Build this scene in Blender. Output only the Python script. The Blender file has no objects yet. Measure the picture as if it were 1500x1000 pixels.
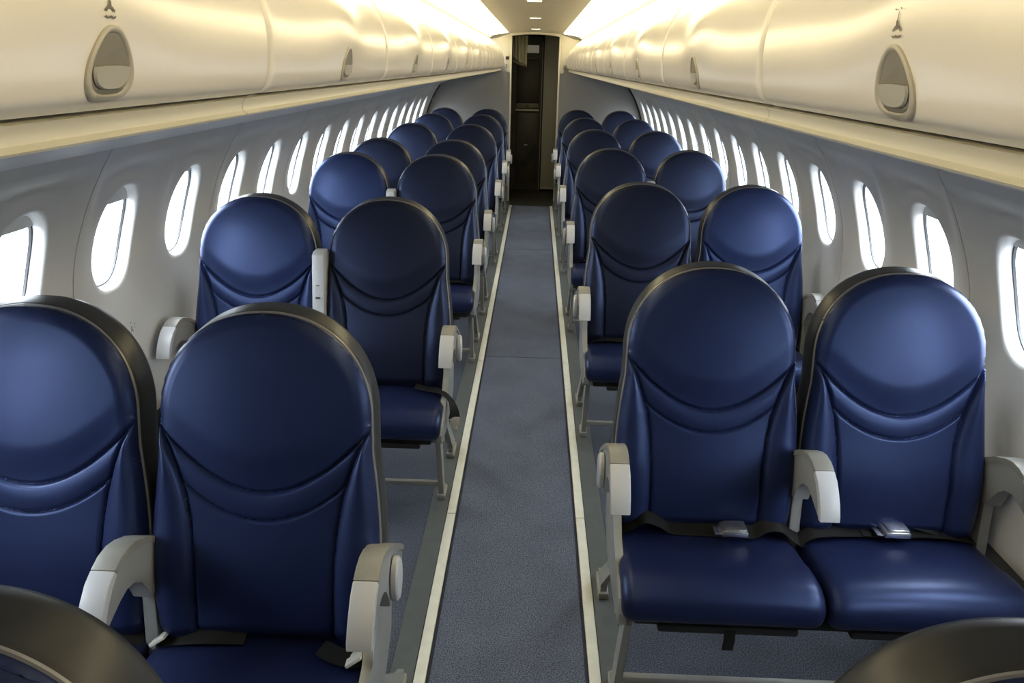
import bpy, bmesh, math, random
from math import sin, cos, pi, exp, sqrt
from mathutils import Vector, Matrix

S = bpy.context.scene
C = S.collection
random.seed(3)

# ------------------------------------------------------------------ camera, world, exposure
F_PX = 1120.0
PITCH, YAW, ROLL = 0.34859, 0.02319, 0.0240
CAM = Vector((0.0292, 0.0, 1.6493))
fwd = Vector((-sin(YAW) * cos(PITCH), cos(YAW) * cos(PITCH), -sin(PITCH)))
rgt = Vector((cos(YAW), sin(YAW), 0))
upv = rgt.cross(fwd)
r2 = cos(ROLL) * rgt + sin(ROLL) * upv
u2 = -sin(ROLL) * rgt + cos(ROLL) * upv
cam_d = bpy.data.cameras.new('camera')
cam_d.sensor_width = 36.0
cam_d.lens = F_PX / 1500 * 36.0
cam_d.clip_start = 0.02
cam = bpy.data.objects.new('camera', cam_d)
M = Matrix((r2, u2, -fwd)).transposed().to_4x4()
M.translation = CAM
cam.matrix_world = M
C.objects.link(cam)
S.camera = cam

WORLD_STRENGTH = 27.0
GROUND_STRENGTH = 5.5
COVE_STRENGTH = 3.9
w = bpy.data.worlds.new('overcast_daylight')
w.use_nodes = True
S.world = w
bg = w.node_tree.nodes['Background']
bg.inputs['Color'].default_value = (0.88, 0.94, 1.0, 1)
bg.inputs['Strength'].default_value = WORLD_STRENGTH
_nt = w.node_tree              # bright overcast sky above, darker apron below the horizon
_tc = _nt.nodes.new('ShaderNodeTexCoord')
_sx = _nt.nodes.new('ShaderNodeSeparateXYZ')
_mr = _nt.nodes.new('ShaderNodeMapRange')
_mr.interpolation_type = 'SMOOTHSTEP'
_mr.inputs['From Min'].default_value = -0.10
_mr.inputs['From Max'].default_value = 0.18
_mr.inputs['To Min'].default_value = GROUND_STRENGTH
_mr.inputs['To Max'].default_value = WORLD_STRENGTH
_nt.links.new(_tc.outputs['Generated'], _sx.inputs['Vector'])
_nt.links.new(_sx.outputs['Z'], _mr.inputs['Value'])
_nt.links.new(_mr.outputs['Result'], bg.inputs['Strength'])

vs = S.view_settings
vs.view_transform = 'Standard'
vs.look = 'None'
vs.gamma = 1.0
vs.use_curve_mapping = False
vs.exposure = 0.0
S.cycles.use_denoising = True
S.cycles.max_bounces = 10
S.cycles.diffuse_bounces = 6
S.cycles.glossy_bounces = 4
S.cycles.transparent_max_bounces = 12
S.cycles.sample_clamp_indirect = 6.0
S.cycles.caustics_reflective = False
S.cycles.caustics_refractive = False

# ------------------------------------------------------------------ materials
def mat(name, col, rough=0.5, metal=0.0, spec=0.5, coat=0.0, noise=None, bump=None, emit=None, coat_rough=0.1, mottle=None):
    m = bpy.data.materials.new(name)
    m.use_nodes = True
    nt = m.node_tree
    b = nt.nodes['Principled BSDF']
    b.inputs['Base Color'].default_value = (*col, 1)
    b.inputs['Roughness'].default_value = rough
    b.inputs['Metallic'].default_value = metal
    b.inputs['Specular IOR Level'].default_value = spec
    b.inputs['Coat Weight'].default_value = coat
    b.inputs['Coat Roughness'].default_value = coat_rough
    tc = nt.nodes.new('ShaderNodeTexCoord')
    if noise:                       # (scale, amount, detail)
        n = nt.nodes.new('ShaderNodeTexNoise')
        n.inputs['Scale'].default_value = noise[0]
        n.inputs['Detail'].default_value = noise[2] if len(noise) > 2 else 3
        nt.links.new(tc.outputs['Object'], n.inputs['Vector'])
        r = nt.nodes.new('ShaderNodeValToRGB')
        a = noise[1]
        r.color_ramp.elements[0].position = 0.3
        r.color_ramp.elements[1].position = 0.7
        r.color_ramp.elements[0].color = (*[c * (1 - a) for c in col], 1)
        r.color_ramp.elements[1].color = (*[min(1, c * (1 + a)) for c in col], 1)
        nt.links.new(n.outputs['Fac'], r.inputs['Fac'])
        nt.links.new(r.outputs['Color'], b.inputs['Base Color'])
    if bump:                        # list of (scale, strength, distance)
        prev = None
        for sc, st, di in bump:
            n = nt.nodes.new('ShaderNodeTexNoise')
            n.inputs['Scale'].default_value = sc
            n.inputs['Detail'].default_value = 4
            nt.links.new(tc.outputs['Object'], n.inputs['Vector'])
            bp = nt.nodes.new('ShaderNodeBump')
            bp.inputs['Strength'].default_value = st
            bp.inputs['Distance'].default_value = di
            nt.links.new(n.outputs['Fac'], bp.inputs['Height'])
            if prev:
                nt.links.new(prev.outputs['Normal'], bp.inputs['Normal'])
            prev = bp
        nt.links.new(prev.outputs['Normal'], b.inputs['Normal'])
    if emit:
        b.inputs['Emission Color'].default_value = (*emit[0], 1)
        b.inputs['Emission Strength'].default_value = emit[1]
    return m

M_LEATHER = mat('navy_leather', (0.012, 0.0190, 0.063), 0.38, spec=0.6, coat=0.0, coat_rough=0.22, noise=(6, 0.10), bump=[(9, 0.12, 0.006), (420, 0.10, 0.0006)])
M_LEATHER2 = mat('shaded_navy_leather', (0.0105, 0.0125, 0.0255), 0.40, spec=0.5, noise=(6, 0.12), bump=[(9, 0.12, 0.006), (420, 0.10, 0.0006)])  # same navy leather, dimmer light on aisle and rear seats put into the colour
M_CUSH = mat('navy_cushion_leather', (0.010, 0.0150, 0.052), 0.38, spec=0.6, coat=0.0, coat_rough=0.22, noise=(6, 0.10), bump=[(11, 0.16, 0.008), (420, 0.10, 0.0006)])
M_SHELL = mat('charcoal_leather', (0.034, 0.036, 0.038), 0.36, spec=0.35, noise=(12, 0.15), bump=[(14, 0.1, 0.004)])
M_BELT = mat('black_webbing', (0.008, 0.008, 0.008), 0.75, spec=0.3, bump=[(260, 0.4, 0.001)])
M_STEEL = mat('brushed_steel', (0.74, 0.74, 0.75), 0.26, metal=0.92)
M_WHITEP = mat('white_belt_tongue', (0.62, 0.62, 0.58), 0.35)
M_ARM = mat('grey_armrest_plastic', (0.29, 0.295, 0.285), 0.38)
M_ARMCAP = mat('light_armrest_plastic', (0.52, 0.53, 0.54), 0.32)
M_ARMTOP = mat('worn_beige_armrest_pad', (0.26, 0.255, 0.225), 0.42, noise=(30, 0.08))
M_ALLOY = mat('painted_alloy', (0.34, 0.345, 0.32), 0.38, metal=0.15, noise=(18, 0.06))
M_DARK = mat('black_frame', (0.012, 0.012, 0.013), 0.6)
M_BIN = mat('cream_bin_gloss', (0.84, 0.80, 0.74), 0.26, spec=0.5, coat=0.32, coat_rough=0.16, noise=(3, 0.015))
M_RAIL = mat('cream_rail', (0.66, 0.63, 0.53), 0.35)
M_CEIL = mat('ceiling_cream', (0.60, 0.57, 0.47), 0.45)
M_WALL = mat('pale_grey_sidewall', (0.66, 0.66, 0.645), 0.34, spec=0.5, noise=(2.2, 0.03), bump=[(1.3, 0.25, 0.01)])
M_UNDER = mat('blue_grey_service_panel', (0.44, 0.455, 0.49), 0.42)
M_DADO = mat('dark_grey_dado', (0.075, 0.078, 0.08), 0.6, noise=(30, 0.12))
M_BULK = mat('grey_bulkhead', (0.27, 0.265, 0.26), 0.5)
M_BEZEL = mat('latch_grey', (0.46, 0.43, 0.37), 0.38)
M_RECESS = mat('latch_recess_grey', (0.21, 0.195, 0.165), 0.55)
M_PADDLE = mat('latch_paddle_grey', (0.43, 0.415, 0.37), 0.4)
M_INK = mat('grey_ink', (0.16, 0.15, 0.12), 0.6)
M_GASKET = mat('dark_gasket', (0.03, 0.032, 0.035), 0.5)
M_LAMP = mat('cove_diffuser', (0.9, 0.86, 0.7), 0.5, emit=((1.0, 0.87, 0.56), COVE_STRENGTH))
M_DOWN = mat('downlight_lens', (0.9, 0.86, 0.7), 0.5, emit=((1.0, 0.93, 0.72), 3.0))
M_STRIP = mat('cream_floor_strip', (0.82, 0.82, 0.70), 0.4, noise=(25, 0.05))
M_RUBBER = mat('black_rubber_edge', (0.012, 0.014, 0.03), 0.7)
M_TRACK = mat('slate_track_cover', (0.10, 0.115, 0.115), 0.5, noise=(20, 0.08))
M_GAL = mat('galley_dark_brown', (0.035, 0.032, 0.022), 0.5, noise=(7, 0.2))
M_GAL2 = mat('galley_olive_grey', (0.12, 0.118, 0.085), 0.45)
M_GALP = mat('galley_pale_olive', (0.36, 0.36, 0.30), 0.45)
M_GALW = mat('galley_trim_pale', (0.50, 0.49, 0.42), 0.35)
M_CLOTH = mat('pale_olive_cloth', (0.15, 0.145, 0.10), 0.8)
M_STRAP = mat('dark_brown_strap', (0.03, 0.02, 0.012), 0.6)
M_VFLOOR = mat('vestibule_floor', (0.022, 0.022, 0.012), 0.55)

def carpet(name, c1, c2):
    m = mat(name, c1, 0.95, spec=0.1)
    nt = m.node_tree
    b = nt.nodes['Principled BSDF']
    tc = nt.nodes.new('ShaderNodeTexCoord')
    n = nt.nodes.new('ShaderNodeTexNoise')
    n.inputs['Scale'].default_value = 260
    n.inputs['Detail'].default_value = 2
    n2 = nt.nodes.new('ShaderNodeTexNoise')
    n2.inputs['Scale'].default_value = 5
    nt.links.new(tc.outputs['Object'], n.inputs['Vector'])
    nt.links.new(tc.outputs['Object'], n2.inputs['Vector'])
    r = nt.nodes.new('ShaderNodeValToRGB')
    r.color_ramp.elements[0].position = 0.36
    r.color_ramp.elements[1].position = 0.66
    r.color_ramp.elements[0].color = (*c1, 1)
    r.color_ramp.elements[1].color = (*c2, 1)
    nt.links.new(n.outputs['Fac'], r.inputs['Fac'])
    mx = nt.nodes.new('ShaderNodeMixRGB')
    mx.blend_type = 'MULTIPLY'
    mx.inputs['Fac'].default_value = 0.35
    nt.links.new(r.outputs['Color'], mx.inputs['Color1'])
    nt.links.new(n2.outputs['Fac'], mx.inputs['Color2'])
    nt.links.new(mx.outputs['Color'], b.inputs['Base Color'])
    bp = nt.nodes.new('ShaderNodeBump')
    bp.inputs['Strength'].default_value = 0.6
    bp.inputs['Distance'].default_value = 0.003
    nt.links.new(n.outputs['Fac'], bp.inputs['Height'])
    nt.links.new(bp.outputs['Normal'], b.inputs['Normal'])
    return m
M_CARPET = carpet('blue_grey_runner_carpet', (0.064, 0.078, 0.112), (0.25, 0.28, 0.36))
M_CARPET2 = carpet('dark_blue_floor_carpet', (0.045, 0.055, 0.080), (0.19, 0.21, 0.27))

def pane_mat():
    m = bpy.data.materials.new('acrylic_window_pane')
    m.use_nodes = True
    nt = m.node_tree
    nt.nodes.remove(nt.nodes['Principled BSDF'])
    out = nt.nodes['Material Output']
    t = nt.nodes.new('ShaderNodeBsdfTransparent')
    t.inputs['Color'].default_value = (0.96, 0.98, 1.0, 1)
    g = nt.nodes.new('ShaderNodeBsdfGlossy')
    g.inputs['Roughness'].default_value = 0.05
    mx = nt.nodes.new('ShaderNodeMixShader')
    mx.inputs['Fac'].default_value = 0.05
    nt.links.new(t.outputs['BSDF'], mx.inputs[1])
    nt.links.new(g.outputs['BSDF'], mx.inputs[2])
    nt.links.new(mx.outputs['Shader'], out.inputs['Surface'])
    return m
M_PANE = pane_mat()

# ------------------------------------------------------------------ helpers
def mesh(name, verts, faces, m, smooth=None):
    me = bpy.data.meshes.new(name)
    me.from_pydata([tuple(v) for v in verts], [], faces)
    bm = bmesh.new()
    bm.from_mesh(me)
    bmesh.ops.remove_doubles(bm, verts=bm.verts, dist=1e-6)
    bmesh.ops.recalc_face_normals(bm, faces=bm.faces)
    bm.to_mesh(me)
    bm.free()
    if m:
        me.materials.append(m)
    if smooth is not None:
        me.polygons.foreach_set('use_smooth', [True] * len(me.polygons))
        me.set_sharp_from_angle(angle=math.radians(smooth))
    return me

def link(name, me, parent=None, loc=None):
    o = bpy.data.objects.new(name, me)
    C.objects.link(o)
    if parent is not None:
        o.parent = parent
    if loc:
        o.location = loc
    return o

def obj(name, verts, faces, m, parent=None, smooth=None, loc=None):
    return link(name, mesh(name, verts, faces, m, smooth), parent, loc)

class MB:
    """collects shapes that end in ONE mesh"""
    def __init__(self):
        self.bm = bmesh.new()
    def box(self, x0, x1, y0, y1, z0, z1, bev=0.0, seg=2):
        r = bmesh.ops.create_cube(self.bm, size=1.0)
        vs_ = r['verts']
        for v in vs_:
            v.co = Vector(((x0 + x1) / 2 + v.co.x * (x1 - x0), (y0 + y1) / 2 + v.co.y * (y1 - y0), (z0 + z1) / 2 + v.co.z * (z1 - z0)))
        if bev > 0:
            es = list({e for v in vs_ for e in v.link_edges})
            bmesh.ops.bevel(self.bm, geom=es, offset=bev, segments=seg, affect='EDGES', profile=0.5)
        return self
    def prism(self, pts, axis, a0, a1, bev=0.0, seg=2):
        """polygon pts extruded along axis x/y/z; pts are the two remaining coordinates in order"""
        def P(p, a):
            return {'x': (a, p[0], p[1]), 'y': (p[0], a, p[1]), 'z': (p[0], p[1], a)}[axis]
        va = [self.bm.verts.new(P(p, a0)) for p in pts]
        vb = [self.bm.verts.new(P(p, a1)) for p in pts]
        n = len(pts)
        fs = [self.bm.faces.new(va), self.bm.faces.new(vb[::-1])]
        for i in range(n):
            fs.append(self.bm.faces.new((va[i], vb[i], vb[(i + 1) % n], va[(i + 1) % n])))
        if bev > 0:
            es = list({e for e in fs[0].edges} | {e for e in fs[1].edges})
            bmesh.ops.bevel(self.bm, geom=es, offset=bev, segments=seg, affect='EDGES', profile=0.5)
        return self
    def tube(self, pts, r, n=10, caps=True):
        pts = [Vector(p) for p in pts]
        rings = []
        for i, p in enumerate(pts):
            if i == 0: t = pts[1] - p
            elif i == len(pts) - 1: t = p - pts[i - 1]
            else: t = (pts[i + 1] - pts[i - 1])
            t.normalize()
            a = Vector((0, 0, 1)) if abs(t.z) < 0.9 else Vector((1, 0, 0))
            u = t.cross(a).normalized()
            v = t.cross(u)
            rr = r[i] if isinstance(r, (list, tuple)) else r
            rings.append([self.bm.verts.new(p + rr * (cos(2 * pi * k / n) * u + sin(2 * pi * k / n) * v)) for k in range(n)])
        for a_, b_ in zip(rings[:-1], rings[1:]):
            for k in range(n):
                self.bm.faces.new((a_[k], a_[(k + 1) % n], b_[(k + 1) % n], b_[k]))
        if caps:
            self.bm.faces.new(rings[0][::-1])
            self.bm.faces.new(rings[-1])
        return self
    def ribbon(self, pts, wdirs, width, th=0.0025):
        """strap: centre points, width direction per point"""
        ring = []
        n = len(pts)
        pts = [Vector(p) for p in pts]
        for i, p in enumerate(pts):
            t = (pts[min(i + 1, n - 1)] - pts[max(i - 1, 0)]).normalized()
            wd = Vector(wdirs[i] if isinstance(wdirs, list) else wdirs).normalized()
            nn = t.cross(wd).normalized() * th / 2
            h = wd * width / 2
            ring.append([self.bm.verts.new(p + a) for a in (h + nn, -h + nn, -h - nn, h - nn)])
        for a_, b_ in zip(ring[:-1], ring[1:]):
            for k in range(4):
                self.bm.faces.new((a_[k], a_[(k + 1) % 4], b_[(k + 1) % 4], b_[k]))
        self.bm.faces.new(ring[0][::-1])
        self.bm.faces.new(ring[-1])
        return self
    def mesh(self, name, m, smooth=40):
        bmesh.ops.recalc_face_normals(self.bm, faces=self.bm.faces)
        me = bpy.data.meshes.new(name)
        self.bm.to_mesh(me)
        self.bm.free()
        if m:
            me.materials.append(m)
        if smooth is not None:
            me.polygons.foreach_set('use_smooth', [True] * len(me.polygons))
            me.set_sharp_from_angle(angle=math.radians(smooth))
        return me
    def build(self, name, m, parent=None, smooth=40, loc=None):
        return link(name, self.mesh(name, m, smooth), parent, loc)

def thing(name, label, cat, loc=(0, 0, 0), group=None):
    o = bpy.data.objects.new(name, None)
    o.empty_display_size = 0.05
    C.objects.link(o)
    o.location = loc
    o['label'] = label
    o['category'] = cat
    if group: o['group'] = group
    return o

def tag(o, label=None, cat=None, group=None, kind=None):
    if label: o['label'] = label
    if cat: o['category'] = cat
    if group: o['group'] = group
    if kind: o['kind'] = kind
    return o

def grid(fn, nu, nv):
    vs_ = [fn(i, j) for j in range(nv + 1) for i in range(nu + 1)]
    fs = []
    for j in range(nv):
        for i in range(nu):
            a = j * (nu + 1) + i
            fs.append((a, a + 1, a + nu + 2, a + nu + 1))
    return vs_, fs

ORD = ['first', 'second', 'third', 'fourth', 'fifth', 'sixth', 'seventh', 'eighth', 'ninth', 'tenth', 'eleventh', 'twelfth', 'thirteenth', 'fourteenth', 'fifteenth', 'sixteenth', 'seventeenth', 'eighteenth', 'nineteenth', 'twentieth', 'twenty-first', 'twenty-second', 'twenty-third']
Y0, Y1 = -0.85, 9.80          # cabin ends
SIDES = ((-1, 'left'), (1, 'right'))

# ------------------------------------------------------------------ floor
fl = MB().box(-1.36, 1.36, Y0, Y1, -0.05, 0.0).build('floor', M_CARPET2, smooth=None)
tag(fl, 'dark blue carpeted cabin floor under the seats', kind='structure')
ys = [Y0, 1.43, 4.245, 7.05, 9.42]
for a, b in zip(ys[:-1], ys[1:]):
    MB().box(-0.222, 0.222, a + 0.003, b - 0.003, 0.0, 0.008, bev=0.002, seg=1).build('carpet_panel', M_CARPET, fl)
for s, side in SIDES:
    xs = sorted((s * 0.222, s * 0.2315))
    MB().box(xs[0], xs[1], Y0, 9.42, 0, 0.0065).build('rubber_edge', M_RUBBER, fl, smooth=None)
    yy = [Y0 + 0.02, 0.92, 2.545, 4.17, 5.8, 7.42, 9.42]
    xs = sorted((s * 0.232, s * 0.2655))
    for a, b in zip(yy[:-1], yy[1:]):
        MB().box(xs[0], xs[1], a + 0.0015, b - 0.0015, 0, 0.011, bev=0.003, seg=2).build('light_strip_section', M_STRIP, fl)
    xs = sorted((s * 0.267, s * 0.338))
    MB().box(xs[0], xs[1], Y0, 9.6, 0, 0.006, bev=0.002, seg=1).build('seat_track_cover', M_TRACK, fl)

# ------------------------------------------------------------------ side walls with windows
WX = [(0.0, 1.330), (0.1, 1.330), (0.3, 1.330), (0.42, 1.331), (0.55, 1.335), (0.70, 1.343), (0.85, 1.346), (1.0, 1.332), (1.1, 1.306), (1.2, 1.266), (1.3, 1.215), (1.40, 1.15), (1.5, 1.08)]
def wallx(z):
    # smooth (Catmull-Rom) interpolation
    pts = WX
    if z <= pts[0][0]: return pts[0][1]
    for i in range(len(pts) - 1):
        if pts[i][0] <= z <= pts[i + 1][0]:
            p0 = pts[max(i - 1, 0)]; p1 = pts[i]; p2 = pts[i + 1]; p3 = pts[min(i + 2, len(pts) - 1)]
            h = p2[0] - p1[0]
            t = (z - p1[0]) / h
            m1 = (p2[1] - p0[1]) / (p2[0] - p0[0]) * h
            m2 = (p3[1] - p1[1]) / (p3[0] - p1[0]) * h
            return (2*t**3-3*t**2+1)*p1[1] + (t**3-2*t**2+t)*m1 + (-2*t**3+3*t**2)*p2[1] + (t**3-t**2)*m2
    return pts[-1][1]

WP = 0.500
WZ, WHW, WHH = 1.090, 0.125, 0.176
ZL, ZU = 0.74, 1.365
NA = 56
def sgnpow(v, p): return math.copysign(abs(v) ** p, v)
def ell(a, kx=1.0, kz=1.0, e=0.82):
    return WHW * kx * sgnpow(cos(a), e), WHH * kz * sgnpow(sin(a), e)
def rect_pt(a):
    hx, zt, zb = WP / 2, ZU - WZ, WZ - ZL
    c, s_ = cos(a), sin(a)
    hy = zt if s_ > 0 else zb
    k = min(hx / abs(c) if abs(c) > 1e-9 else 1e9, hy / abs(s_) if abs(s_) > 1e-9 else 1e9)
    return k * c, k * s_
angs = sorted(set([2 * pi * k / NA for k in range(NA)] + [math.atan2(z, x) % (2 * pi) for x in (WP / 2, -WP / 2) for z in (ZU - WZ, ZL - WZ)]))
def window_panel(yc, s):
    """sculpted panel bay around one window; returns verts, faces"""
    V, Fc = [], []
    layers = []
    # reveal going outward to the frame then the scooped face
    for kx, kz, dx in ((0.90, 0.93, 0.050), (0.92, 0.945, 0.036), (0.955, 0.965, 0.024), (1.0, 1.0, 0.016)):
        layers.append([(*ell(a, kx, kz), dx) for a in angs])
    for t in (0.07, 0.16, 0.28, 0.42, 0.58, 0.74, 0.88, 1.0):
        L = []
        for a in angs:
            e_ = ell(a); r_ = rect_pt(a)
            x = e_[0] * (1 - t) + r_[0] * t; z = e_[1] * (1 - t) + r_[1] * t
            u = sin(a)
            d = 0.0165 * (1 - t) ** 1.6
            if u > 0:      # shade housing scoop above the window
                d += 0.030 * exp(-((t - 0.50) / 0.26) ** 2) * u ** 2
            L.append((x, z, d * (1 - t ** 4)))
        layers.append(L)
    for L in layers:
        for (x, z, d) in L:
            zz = WZ + z
            V.append((s * (wallx(zz) + d), yc + x, zz))
    n = len(angs)
    for j in range(len(layers) - 1):
        for k in range(n):
            a = j * n + k; b = j * n + (k + 1) % n
            Fc.append((a, b, b + n, a + n))
    # strip below and above
    for zs in ([0.42 + (ZL - 0.42) * i / 7 for i in range(8)], [ZU, 1.382, 1.40]):
        base = len(V)
        for z in zs:
            V.append((s * wallx(z), yc - WP / 2, z)); V.append((s * wallx(z), yc + WP / 2, z))
        for i in range(len(zs) - 1):
            a = base + 2 * i
            Fc.append((a, a + 1, a + 3, a + 2))
    return V, Fc

def edge_return(y, s, d):
    """small rolled return along a panel seam"""
    V = []; zs = [0.42 + (1.40 - 0.42) * i / 24 for i in range(25)]
    for z in zs:
        V.append((s * (wallx(z) - 0.0010), y, z)); V.append((s * (wallx(z) + 0.02), y + d, z))
    Fc = [(2 * i, 2 * i + 1, 2 * i + 3, 2 * i + 2) for i in range(24)]
    return V, Fc

walls = {}
win_n = 0
for s, side in SIDES:
    c0 = 1.905 if s < 0 else 1.955
    ks = list(range(-5, 16))
    # dado
    V = []; zs = [0, 0.05, 0.1, 0.2, 0.3, 0.38, 0.405, 0.42]
    prof = [(wallx(z) - (0.012 if z < 0.4 else 0.0), z) for z in zs] + [(1.36, 0.425), (1.36, 0.0)]
    wl = MB().prism([(s * x, z) for x, z in prof], 'y', Y0, Y1).build('wall_' + side, M_DADO, smooth=30)
    tag(wl, 'pale grey %s cabin sidewall with a row of oval windows above a dark dado' % side, kind='structure')
    walls[s] = wl
    first = -6 if s < 0 else -7
    panels = []
    ystart = c0 - WP / 2 + WP * (-6)
    # two windows per wall panel; seams at measured places
    off = 1 if s < 0 else 1
    k = ks[0]
    groups = []
    while k <= ks[-1]:
        g = [k]
        if (k + off) % 2 == 0 and k + 1 <= ks[-1]:
            g.append(k + 1)
        groups.append(g); k += len(g)
    for g in groups:
        V, Fc = [], []
        for kk in g:
            v, f = window_panel(c0 + WP * kk, s)
            b = len(V); V += v; Fc += [tuple(i + b for i in q) for q in f]
        for y, d in ((c0 + WP * (g[0] - 0.5) + 0.0015, -0.002), (c0 + WP * (g[-1] + 0.5) - 0.0015, 0.002)):
            v, f = edge_return(y, s, 0.0)
            b = len(V); V += v; Fc += [tuple(i + b for i in q) for q in f]
        ylo, yhi = c0 + WP * (g[0] - 0.5), c0 + WP * (g[-1] + 0.5)
        V = [(x, min(max(y, ylo + 0.0015), yhi - 0.0015), z) for x, y, z in V]
        obj('wall_panel', V, Fc, M_WALL, wl, smooth=50)
        # backing strip closing the seam
        y = yhi
        V = []
        for i in range(21):
            z = 0.42 + 0.98 * i / 20
            V += [(s * (wallx(z) + 0.010), y - 0.02, z), (s * (wallx(z) + 0.010), y + 0.02, z)]
        obj('seam_backing', V, [(2 * i, 2 * i + 1, 2 * i + 3, 2 * i + 2) for i in range(20)], M_GASKET, wl)
    yend = c0 + WP * (ks[-1] + 0.5)
    for kk in ks:          # unseen liner between windows, added to block daylight leaking through seams
        y = c0 + WP * (kk + 0.5)
        V = []
        for i in range(21):
            z = 0.42 + 0.98 * i / 20
            V += [(s * (wallx(z) + 0.052), y - 0.136, z), (s * (wallx(z) + 0.052), y + 0.136, z)]
        obj('light_leak_liner', V, [(2 * i, 2 * i + 1, 2 * i + 3, 2 * i + 2) for i in range(20)], M_GASKET, wl)
    # rest of the wall up to the bulkhead
    for ya, yb in ((Y0, c0 + WP * (ks[0] - 0.5)), (yend, Y1)):
        if yb - ya > 0.01:
            V = []
            for i in range(25):
                z = 0.42 + 0.98 * i / 24
                V += [(s * wallx(z), ya, z), (s * wallx(z), yb, z)]
            obj('wall_panel', V, [(2 * i, 2 * i + 1, 2 * i + 3, 2 * i + 2) for i in range(24)], M_WALL, wl, smooth=50)
    # windows
    frame_me = pane_me = shade_me = None
    for kk in ks:
        win_n += 1
        yc = c0 + WP * kk
        V, Fc = [], []
        rings = [(0.90, 0.93, 0.0500), (0.86, 0.90, 0.0500), (0.85, 0.89, 0.057)]
        for kx, kz, dx in rings:
            for a in angs:
                x, z = ell(a, kx, kz)
                V.append((s * (wallx(WZ + z) + dx), x, WZ + z))
        n = len(angs)
        for j in range(2):
            for q in range(n):
                a = j * n + q; b = j * n + (q + 1) % n
                Fc.append((a, b, b + n, a + n))
        if frame_me is None:
            frame_me = mesh('window_frame', V, Fc, M_GASKET, 50)
            V2 = [(s * (wallx(WZ + ell(a, .85, .89)[1]) + 0.057), ell(a, .85, .89)[0], WZ + ell(a, .85, .89)[1]) for a in angs]
            V2 += [(v[0] + s * 0.003, v[1], v[2]) for v in V2]
            F2 = [tuple(range(n)), tuple(range(2 * n - 1, n - 1, -1))] + [(q, (q + 1) % n, n + (q + 1) % n, n + q) for q in range(n)]
            pane_me = mesh('pane', V2, F2, M_PANE, None)
        fo = link('window_%d' % win_n, frame_me, None, (0, yc, 0))
        vis = ('nearest visible' if kk == 0 else ORD[kk] + ' visible' if kk > 0 else 'out-of-view')
        tag(fo, 'oval window in the %s wall, %s counted from the camera' % (side, ORD[kk + 6]), kind='structure')
        link('pane', pane_me, fo)
        drop = {(-1, 0): 0.035, (-1, 1): 0.045, (-1, 2): 0.012, (1, 0): 0.02, (1, 1): 0.03}.get((s, kk), 0.006)
        # window shade: visible lower lip of the raised shade
        ztop = WZ + WHH * 0.93
        zb = WZ + WHH * 0.89 - drop
        V = []
        N = 12
        for i in range(N + 1):
            zz = zb + (ztop + 0.012 - zb) * i / N
            hw = WHW * 0.90 * max(0.0, 1 - abs((min(zz, ztop - 0.001) - WZ) / (WHH * 0.93)) ** (2 / 0.82)) ** (0.41)
            hw = max(hw, 0.02)
            V += [(s * (wallx(zz) + 0.047), -hw, zz), (s * (wallx(zz) + 0.047), hw, zz)]
        if drop > 0.01:
            obj('window_shade', V, [(2 * i, 2 * i + 1, 2 * i + 3, 2 * i + 2) for i in range(N)], M_WALL, fo)

# row marking on the left wall beside the second row
def flat_marks(name, polys, place, m, parent, th=0.0006):
    """small printed marks: polygons in (a,b) placed by a function onto a surface"""
    V, Fc = [], []
    for P in polys:
        b = len(V)
        V += [place(*p) for p in P]
        Fc.append(tuple(range(b, b + len(P))))
    return obj(name, V, Fc, m, parent)
def stroke(x0, z0, x1, z1, w_):
    dx, dz = x1 - x0, z1 - z0
    l = sqrt(dx * dx + dz * dz); nx, nz = -dz / l * w_ / 2, dx / l * w_ / 2
    return [(x0 + nx, z0 + nz), (x1 + nx, z1 + nz), (x1 - nx, z1 - nz), (x0 - nx, z0 - nz)]
A_ = [stroke(-.007, 0, 0, .022, .003), stroke(.007, 0, 0, .022, .003), stroke(-.0045, .007, .0045, .007, .003)]
A_ += [stroke(.016, .020, .022, .026, .002), stroke(.022, .026, .027, .022, .002), stroke(.017, .012, .026, .012, .002), stroke(-.006, .034, .004, .034, .0025)]
flat_marks('row_marking', A_, lambda a, b: (-(wallx(0.745 + b) - 0.0012), 2.46 + a, 0.745 + b), M_INK, walls[-1])

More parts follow.
